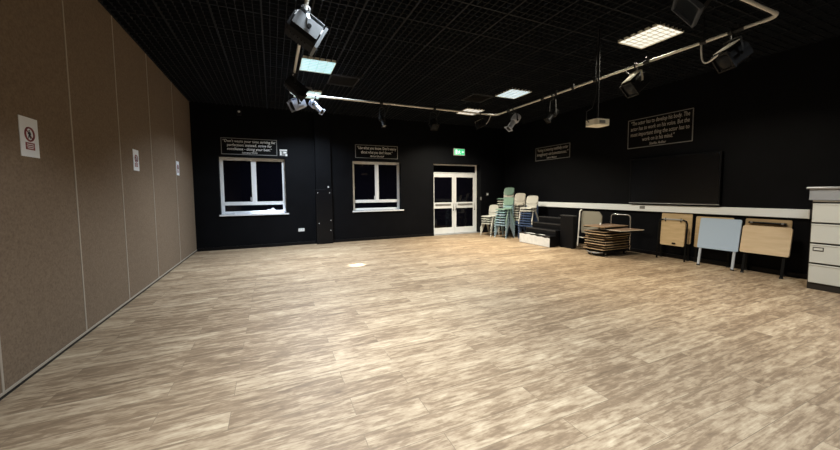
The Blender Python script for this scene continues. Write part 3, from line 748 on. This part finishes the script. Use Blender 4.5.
# ------------------------------------------------------------------ moulded stacking chairs
def make_chair(material):
    t = thing('stacking_chair', 'x', 'chair')
    def seat(u, v):
        x = -0.20+u*0.42; wd = 0.175+0.02*u
        y = (v-0.5)*2*wd
        z = 0.44-0.018*math.cos((v-0.5)*PI)*math.sin(PI*min(1, u*1.1))
        if u > 0.8: z -= 0.030*((u-0.8)/0.2)**2
        if u < 0.15: z += 0.03*((0.15-u)/0.15)**2
        return (x, y, z)
    MB().sheet(seat, 12, 8, 0.009).build('seat', material, t, True)
    def back(u, v):
        s = u; a = (v-0.5)*2
        tt = abs(s-0.5)*2
        wd = 0.205*(1-0.16*tt**6) * (1 if s > 0.5 else 1)
        z = 0.555+s*0.265-(0.02*abs(a)**4 if s > 0.5 else -0.02*abs(a)**4)*tt
        x = -0.205-s*0.065+0.035*a*a
        return (x, a*wd, z)
    MB().sheet(back, 10, 10, 0.009).build('backrest', material, t, True)
    for sg in (-1, 1):
        st = MB().tube([(-0.185, sg*0.14, 0.455), (-0.205, sg*0.145, 0.49), (-0.208, sg*0.145, 0.56)], [0.013, 0.012, 0.011], 8)
        st.build('back_stem', material, t, True)
    for sx, sy in ((1, 1), (1, -1), (-1, 1), (-1, -1)):
        top = Vector((0.03 if sx > 0 else -0.05, sy*0.185, 0.425)); bot = Vector((0.205 if sx > 0 else -0.235, sy*0.235, 0.0))
        MB().tube([top, top.lerp(bot, 0.12), bot.lerp(top, 0.03), bot], [0.017, 0.017, 0.017, 0.021], 8).build('leg', material, t, True)
    for sg in (-1, 1):
        rl = MB().tube([(0.17, sg*0.188, 0.424), (0.03, sg*0.187, 0.424), (-0.05, sg*0.187, 0.424), (-0.18, sg*0.165, 0.432)], 0.012, 8)
        rl.build('seat_rail', material, t, True)
    return t
proto = make_chair(CHAIR['grey'])
used = [False]
ORD = ['lowest', 'second from the floor', 'third from the floor', 'fourth from the floor', 'fifth from the floor', 'sixth from the floor', 'seventh from the floor', 'eighth from the floor', 'ninth from the floor', 'tenth from the floor', 'eleventh from the floor', 'twelfth from the floor']
def chair_stack(x, y, rz, cols, names, where, group, pitch=0.078):
    n = len(cols)
    for k in range(n):
        if not used[0]: c = proto; used[0] = True
        else: c = copy_tree(proto)
        recolor(c, CHAIR[cols[k]])
        c.location = (x, y, k*pitch); c.rotation_euler = (0, 0, R(rz))
        pos = 'topmost' if k == n-1 else ORD[k]
        c['label'] = '%s chair, %s in the %s' % (names[cols[k]], pos, where)
        c['group'] = group
CN = dict(grey='light grey', green='sage green', teal='pale teal', bluegrey='blue grey', beige='grey beige', stone='stone grey', blue='dark blue')
chair_stack(6.90, 9.54, 192, ['grey']*4, CN, 'short stack beside the doors', 'short chair stack beside the doors', 0.079)
chair_stack(6.98, 8.84, 192, ['bluegrey', 'bluegrey', 'bluegrey', 'teal', 'bluegrey', 'teal', 'green'], CN, 'front stack with the green top', 'front chair stack with the green top', 0.085)
chair_stack(7.50, 9.44, 197, ['grey', 'beige', 'grey', 'grey', 'bluegrey', 'teal', 'grey', 'grey', 'grey', 'beige', 'green'], CN, 'tallest stack at the back', 'tallest chair stack', 0.084)
chair_stack(7.50, 8.86, 197, ['blue', 'blue', 'grey', 'stone', 'beige', 'stone', 'beige', 'beige', 'beige'], CN, 'beige topped stack beside the tallest stack', 'beige chair stack', 0.080)
chair_stack(7.50, 8.28, 197, ['blue', 'blue', 'blue', 'blue', 'blue', 'blue', 'stone', 'stone'], CN, 'stack nearest the stage steps', 'chair stack nearest the stage steps', 0.080)

# ------------------------------------------------------------------ black stage steps and block
t = thing('stage_steps', 'black stage step unit with a white front riser by the chairs', 'stage steps', (0, 0, 0))
for k, (xa, z) in enumerate(((6.76, 0.30), (6.98, 0.44), (7.22, 0.59), (7.46, 0.75))):
    xb = (6.98, 7.22, 7.46, 7.72)[k]
    y0_, y1_ = (6.64, 7.84) if k == 0 else (6.66, 7.80)
    s_ = MB().mm((xa, y0_, 0), (xb-0.002, y1_, z), 0.006).build('step', M['black_box'], t)
    MB().mm((xa-0.004, y0_+0.004, z-0.022), (xa+0.03, y1_-0.004, z+0.003), 0.002).build('nosing', M['black_edge'], s_)
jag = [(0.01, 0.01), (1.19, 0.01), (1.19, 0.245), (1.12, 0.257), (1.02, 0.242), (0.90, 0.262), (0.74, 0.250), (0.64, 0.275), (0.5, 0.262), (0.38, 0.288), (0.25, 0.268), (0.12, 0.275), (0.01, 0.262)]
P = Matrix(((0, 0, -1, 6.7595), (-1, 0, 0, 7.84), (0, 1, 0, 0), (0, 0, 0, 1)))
MB().prism(jag, 0.004, P).build('white_riser', M['white_mottled'], t)['label'] = 'white front panel with a ragged top edge'
P = Matrix(((0, 1, 0, 6.80), (-1, 0, 0, 7.70), (0, 0, 1, 0.3005), (0, 0, 0, 1)))
MB().prism([(0.02, 0.03), (0.25, 0.0), (0.42, 0.04), (0.36, 0.10), (0.15, 0.09)], 0.003, P).prism([(0.55, 0.02), (0.8, 0.05), (0.72, 0.11), (0.58, 0.09)], 0.003, P).build('white_patches', M['white_mottled'], t)  # flat white patches on top of the lowest step
t = thing('stage_block', 'tall plain black stage block standing beside the step unit', 'stage block', (7.16, 6.41, 0))
MB().mm((-0.06, -0.21, 0.02), (0.06, 0.21, 0.855), 0.004).build('block', M['black_box'], t)
MB().mm((-0.064, -0.215, 0.85), (0.064, 0.215, 0.875), 0.004).build('block_top', M['black_edge'], t)
for sx in (-1, 1):
    for sy in (-1, 1): MB().cyl((sx*0.035, sy*0.17, 0), (sx*0.035, sy*0.17, 0.021), 0.02, 10).build('rubber_foot', M['rubber'], t)

# ------------------------------------------------------------------ folded table leaning behind the trolley
t = thing('folding_table', 'folded grey beige table with white tube leg leaning behind the table trolley', 'table', (7.56, 5.84, 0), (0, 0, R(180)))
T = Matrix.Rotation(R(-4), 4, 'Y')
P = T @ Matrix(((0, 0, 1, 0.28), (1, 0, 0, 0), (0, 1, 0, 0), (0, 0, 0, 1)))
MB().prism([(-0.29, 0.52), (-0.29, 0.93), (-0.26, 0.98), (0.20, 0.98), (0.29, 0.88), (0.29, 0.46), (0.25, 0.42), (-0.25, 0.42)], 0.025, P).build('table_top', M['beige'], t)
for sg, zt in ((-1, 0.93), (1, 0.62)):
    MB().tube([(0.36, sg*0.30, 0.0), (0.36, sg*0.30, zt-0.03), (0.345, sg*0.295, zt), (0.32, sg*0.28, zt+0.01)], 0.016, 8, M4=T @ Matrix.Translation((0, 0, 0.065))).build('leg', M['white_metal'], t, True)
MB().cyl((0.36, -0.29, 0.30), (0.36, 0.29, 0.30), 0.010, 8, M4=T).build('cross_bar', M['white_metal'], t, True)

# ------------------------------------------------------------------ trolley loaded with folded tables
t = thing('table_trolley', 'low black trolley with chrome handle carrying the pile of folded tables', 'trolley', (7.28, 5.375, 0))
MB().mm((-0.40, -0.26, 0.085), (0.44, 0.26, 0.115), 0.004).build('platform', M['black_metal'], t)
for sx in (-0.33, 0.36):
    for sy in (-0.2, 0.2):
        w_ = MB().cyl((sx, sy-0.016, 0.042), (sx, sy+0.016, 0.042), 0.042, 16).build('castor_wheel', M['rubber'], t, True)
        MB().mm((sx-0.02, sy-0.024, 0.04), (sx+0.02, sy-0.019, 0.086)).mm((sx-0.02, sy+0.019, 0.04), (sx+0.02, sy+0.024, 0.086)).mm((sx-0.025, sy-0.025, 0.0845), (sx+0.025, sy+0.025, 0.089)).build('castor_fork', M['silver'], w_)
MB().tube([(-0.42, 0.22, 0.10), (-0.47, 0.10, 0.075), (-0.47, -0.10, 0.075), (-0.42, -0.22, 0.10)], 0.014, 8).build('front_bumper', M['silver'], t, True)
hpts = [(0.47, -0.245, 0.10), (0.47, -0.245, 0.86)]
for q in range(1, 6): hpts.append((0.47, -0.245+0.07*(1-math.cos(q*PI/10)), 0.86+0.07*math.sin(q*PI/10)))
hpts += [(x, -y, z) for x, y, z in reversed(hpts)]
MB().tube(hpts, 0.014, 10).build('push_handle', M['chrome'], t, True)
rng = random.Random(3)
def folded_table(label, loc, rz, group, L=0.84, W=0.55, band=None):
    t = thing('folding_table', label, 'table', loc, (0, 0, R(rz)), group)
    MB().mm((-L/2, -W/2, 0.038), (L/2, W/2, 0.056), 0.004).build('table_top', M['ply_brown'], t)
    MB().mm((-L/2+0.004, -W/2-0.003, 0.042), (L/2-0.004, -W/2+0.001, 0.053)).mm((-L/2-0.003, -W/2+0.004, 0.042), (-L/2+0.001, W/2-0.004, 0.053)).build('edge_band', M[band or ['ply_pale', 'ply', 'ply_dark'][int(rng.random()*2.99)]], t)
    MB().tube([(-L/2+0.06, -W/2+0.04, 0.016), (L/2-0.10, -W/2+0.04, 0.016), (L/2-0.06, -W/2+0.08, 0.016), (L/2-0.06, W/2-0.08, 0.016), (L/2-0.10, W/2-0.04, 0.016), (-L/2+0.06, W/2-0.04, 0.016)], 0.0135, 8).build('folded_legs', M['black_metal'], t, True)
    for sg in (-1, 1): MB().box((0, sg*(W/2-0.017), 0.0275), (L-0.04, 0.010, 0.023)).build('apron', M['black_metal'], t)
    return t
NT = 10
for k in range(NT):
    z = 0.1135+k*0.058
    if k == 8:
        folded_table('folded table near the top of the trolley pile, sticking far out to the right', (7.30, 5.06, z), -4, 'folded tables on the trolley', 0.70, 0.62, 'lamp_pale')
        continue
    pos = 'lowest' if k == 0 else 'topmost' if k == NT-1 else ORD[k].replace('the floor', 'the bottom')
    dx = -0.012+rng.uniform(-0.045, 0.045); dy = rng.uniform(-0.035, 0.035)
    folded_table('folded brown table lying flat, %s in the pile on the trolley' % pos, (7.265+dx, 5.375+dy, z), rng.uniform(-2, 2), 'folded tables on the trolley')

# ------------------------------------------------------------------ folded desks leaning on the right wall
def desk(label, y, x, w, z0, z1, lean, top, legm, feet, bar=False, lug=False, edge=None, uframe=False, th=0.02, group='folded desks under the rail'):
    """folded desk on edge; local +x faces into the room"""
    t = thing('folding_desk', label, 'desk', (x, y, 0), (0, 0, R(180)), group)
    T = Matrix.Translation((0, 0, 0.0)) @ Matrix.Rotation(R(-lean), 4, 'Y')
    P = T @ Matrix(((0, 0, 1, 0.0), (1, 0, 0, 0), (0, 1, 0, 0), (0, 0, 0, 1)))
    hw = w/2; r = 0.025
    poly = []
    for cx, cy, a0 in ((hw-r, z0+r, -90), (hw-r, z1-r, 0), (-hw+r, z1-r, 90), (-hw+r, z0+r, 180)):
        for q in range(5): poly.append((cx+r*math.cos(R(a0+q*22.5)), cy+r*math.sin(R(a0+q*22.5))))
    MB().prism(poly, th, P).build('desk_top', M[top], t)
    if edge:
        MB().box((th/2, 0, z1+0.004), (th+0.004, w-0.04, 0.012), M4=T).build('edge_band', M[edge], t)
    if feet:
        fx, fw = feet
        for sg in (-1, 1):
            if uframe: break
            MB().box((fx/2-0.01, sg*fw, (z0+0.25)/2), (0.022, 0.038, z0+0.22), Euler((0, 0, 0)), M4=T @ Matrix.Translation((0, 0, 0))).build('leg', M[legm], t)
            MB().box((fx/2-0.01, sg*fw, 0.012), (0.03, 0.046, 0.022), M4=T).build('foot_cap', M['rubber'], t)
        if uframe:
            zt = z1+0.03
            for sg in (-1, 1):
                MB().tube([(0.034, sg*fw, 0.0), (0.034, sg*fw, zt-0.08), (0.034, sg*(fw-0.023), zt-0.023), (0.034, sg*(fw-0.09), zt)], 0.017, 8, M4=T).build('leg', M[legm], t, True)
            MB().cyl((0.034, -fw+0.085, zt), (0.034, fw-0.085, zt), 0.017, 8, M4=T).build('cross_bar', M['grey_fit'], t, True)
            for sg in (-1, 1): MB().cyl((0.034, sg*fw*0.55, zt-0.05), (0.034, sg*fw*0.55, zt+0.03), 0.012, 8, M4=T).build('pivot_bolt', M['clamp'], t, True)
        if bar: MB().cyl((fx/2-0.01, -fw, 0.10), (fx/2-0.01, fw, 0.10), 0.012, 8, M4=T).build('cross_bar', M[legm], t, True)
    if lug:
        MB().box((th+0.006, 0.04, z0+0.05), (0.016, 0.07, 0.035), M4=T, bev=0.006).build('latch', M['black_metal'], t)
    return t
def knobbed_bar(parent, zb, hw, xx, T):
    MB().cyl((xx, -hw, zb), (xx, hw, zb), 0.016, 8, M4=T).build('cross_bar', M['black_metal'], parent, True)
    for sg in (-1, 1): MB().tube([(xx+0.01, sg*hw*0.82, zb), (xx+0.02, sg*hw*0.82, zb), (xx+0.03, sg*hw*0.82, zb)], [0.018, 0.018, 0.008], 10, M4=T).build('bar_knob', M['silver'], parent, True)
# left pair: tan boards, black tube frame in front
desk('rear board of the left leaning desk pair, tan and taller, against the wall', 4.34, 8.06, 0.60, 0.36, 1.005, 4, 'ply', 'black_metal', (0.03, 0.27))
desk('front desk of the left leaning pair, tan with a black tube frame', 4.31, 7.90, 0.47, 0.31, 0.845, 4, 'ply', 'black_metal', (0.03, 0.275), lug=True, uframe=True)
# middle pair: pale blue in front
desk('rear tan desk almost hidden behind the pale blue desk', 3.66, 8.06, 0.62, 0.32, 0.965, 4, 'ply', 'black_metal', (0.03, 0.27))
desk('pale blue laminate folding desk on pale legs leaning under the rail', 3.485, 7.80, 0.645, 0.355, 0.96, 9.5, 'laminate', 'leg_blue', (0.02, 0.27))
# right pair: pale plywood in front
d = desk('rear brown board of the right leaning desk pair, behind a black bar', 2.87, 8.06, 0.61, 0.40, 0.975, 4, 'ply_dark', 'black_metal', (0.03, 0.25))
knobbed_bar(d, 0.905, 0.25, 0.05, Matrix.Rotation(R(-4), 4, 'Y'))
desk('pale plywood folding desk on black legs leaning nearest the filing cabinet', 2.81, 7.78, 0.64, 0.375, 0.86, 11, 'ply_pale', 'black_metal', (0.0, 0.255), edge='ply_pale', th=0.035)

# ------------------------------------------------------------------ filing cabinet and tray
CX, CY0, CY1 = 7.40, 1.675, 2.152
t = thing('filing_cabinet', 'four drawer cream and dark filing cabinet at the right edge', 'cabinet', ((CX+8.02)/2, (CY0+CY1)/2, 0))
hx, hy = (8.02-CX)/2, (CY1-CY0)/2
MB().mm((-hx+0.012, -hy, 0.0), (hx, hy, 1.344), 0.006).build('body', M['cab_dark'], t)
MB().mm((-hx+0.006, -hy+0.004, 0.0), (-hx+0.03, hy-0.004, 0.095), 0.003).build('plinth', M['cab_dark'], t)
MB().mm((-hx-0.004, -hy+0.012, 1.318), (-hx+0.03, hy-0.012, 1.340), 0.003).build('top_rail', M['cab_cream'], t)
for k in range(4):
    z0 = 0.105+k*0.3035; z1 = z0+0.288
    d = MB().mm((-hx-0.012, -hy+0.016, z0), (-hx+0.02, hy-0.016, z1-0.012), 0.004).build('drawer', M['cab_cream'], t)
    MB().mm((-hx-0.018, -hy+0.016, z1-0.030), (-hx-0.005, hy-0.016, z1-0.010), 0.004).build('drawer_pull', M['cab_cream'], d)
    if k == 1:
        MB().mm((-hx-0.016, hy-0.155, z0+0.175), (-hx-0.011, hy-0.045, z0+0.235), 0.002).build('label_holder', M['cab_dark'], d)
        MB().mm((-hx-0.0172, hy-0.145, z0+0.190), (-hx-0.0155, hy-0.055, z0+0.222)).build('label_card', M['cab_cream'], d)
t = thing('storage_tray', 'cloudy grey plastic tray with a lid on top of the filing cabinet', 'tray', (7.70, 1.88, 1.345))
b = MB(); hx, hy, hh = 0.335, 0.29, 0.165
b.mm((-hx, -hy, 0), (hx, hy, 0.006))
for s in (-1, 1):
    b.mm((-hx, s*hy, 0.006), (hx, s*(hy-0.006), hh)); b.mm((s*hx, -hy+0.006, 0.006), (s*(hx-0.006), hy-0.006, hh))
b.build('tray_body', M['tray'], t)
MB().mm((-hx-0.025, -hy-0.03, hh), (hx+0.025, hy+0.03, hh+0.030), 0.008).build('tray_lid', M['tray_lid'], t)
MB().mm((-hx-0.027, -hy-0.03, hh+0.012), (-hx-0.02, hy+0.032, hh+0.022), 0.002).build('lid_rim', M['silver'], t)
for k in range(5):
    p = MB().box((0, 0, 0), (0.29, 0.42, 0.012)).build('paper_pile', M['paper'])
    p.location = (7.57+0.04*k, 1.86+0.015*((k*7) % 5-2), 1.358+0.0235*k); p.rotation_euler = (R(random.uniform(-2, 2)), R(random.uniform(-1.5, 1.5)), R(random.uniform(-14, 14)))
    tag(p, 'bundle of white paper in the tray on the cabinet, %s' % ['lowest of five', 'second from the bottom', 'third from the bottom', 'fourth from the bottom', 'topmost'][k], 'paper', 'paper bundles in the plastic tray')

# ------------------------------------------------------------------ world, camera, colour management
wd = bpy.data.worlds.new('night'); SC.world = wd; wd.use_nodes = True
wd.node_tree.nodes['Background'].inputs[0].default_value = (0.01, 0.012, 0.02, 1)
wd.node_tree.nodes['Background'].inputs[1].default_value = 0.3

yaw, pitch, roll, f, cy = 0.4185, 0.0642, -0.0082, 331.17, 214.07
fw = Vector((math.sin(yaw)*math.cos(pitch), math.cos(yaw)*math.cos(pitch), -math.sin(pitch)))
r0 = Vector((math.cos(yaw), -math.sin(yaw), 0)); u0 = r0.cross(fw)
r = r0*math.cos(roll)+u0*math.sin(roll); u = -r0*math.sin(roll)+u0*math.cos(roll)
cam = bpy.data.cameras.new('camera'); co = bpy.data.objects.new('camera', cam); COL.objects.link(co)
co.matrix_world = Matrix(((r.x, u.x, -fw.x, 0), (r.y, u.y, -fw.y, 0), (r.z, u.z, -fw.z, 1.5), (0, 0, 0, 1)))
cam.sensor_fit = 'HORIZONTAL'; cam.sensor_width = 36; cam.lens = f/840*36; cam.shift_y = -(225-cy)/840
cam.clip_start = 0.02; cam.clip_end = 100
SC.camera = co
SC.view_settings.view_transform = 'Standard'; SC.view_settings.look = 'None'
SC.view_settings.exposure = 0.12; SC.view_settings.gamma = 1.0; SC.view_settings.use_curve_mapping = False
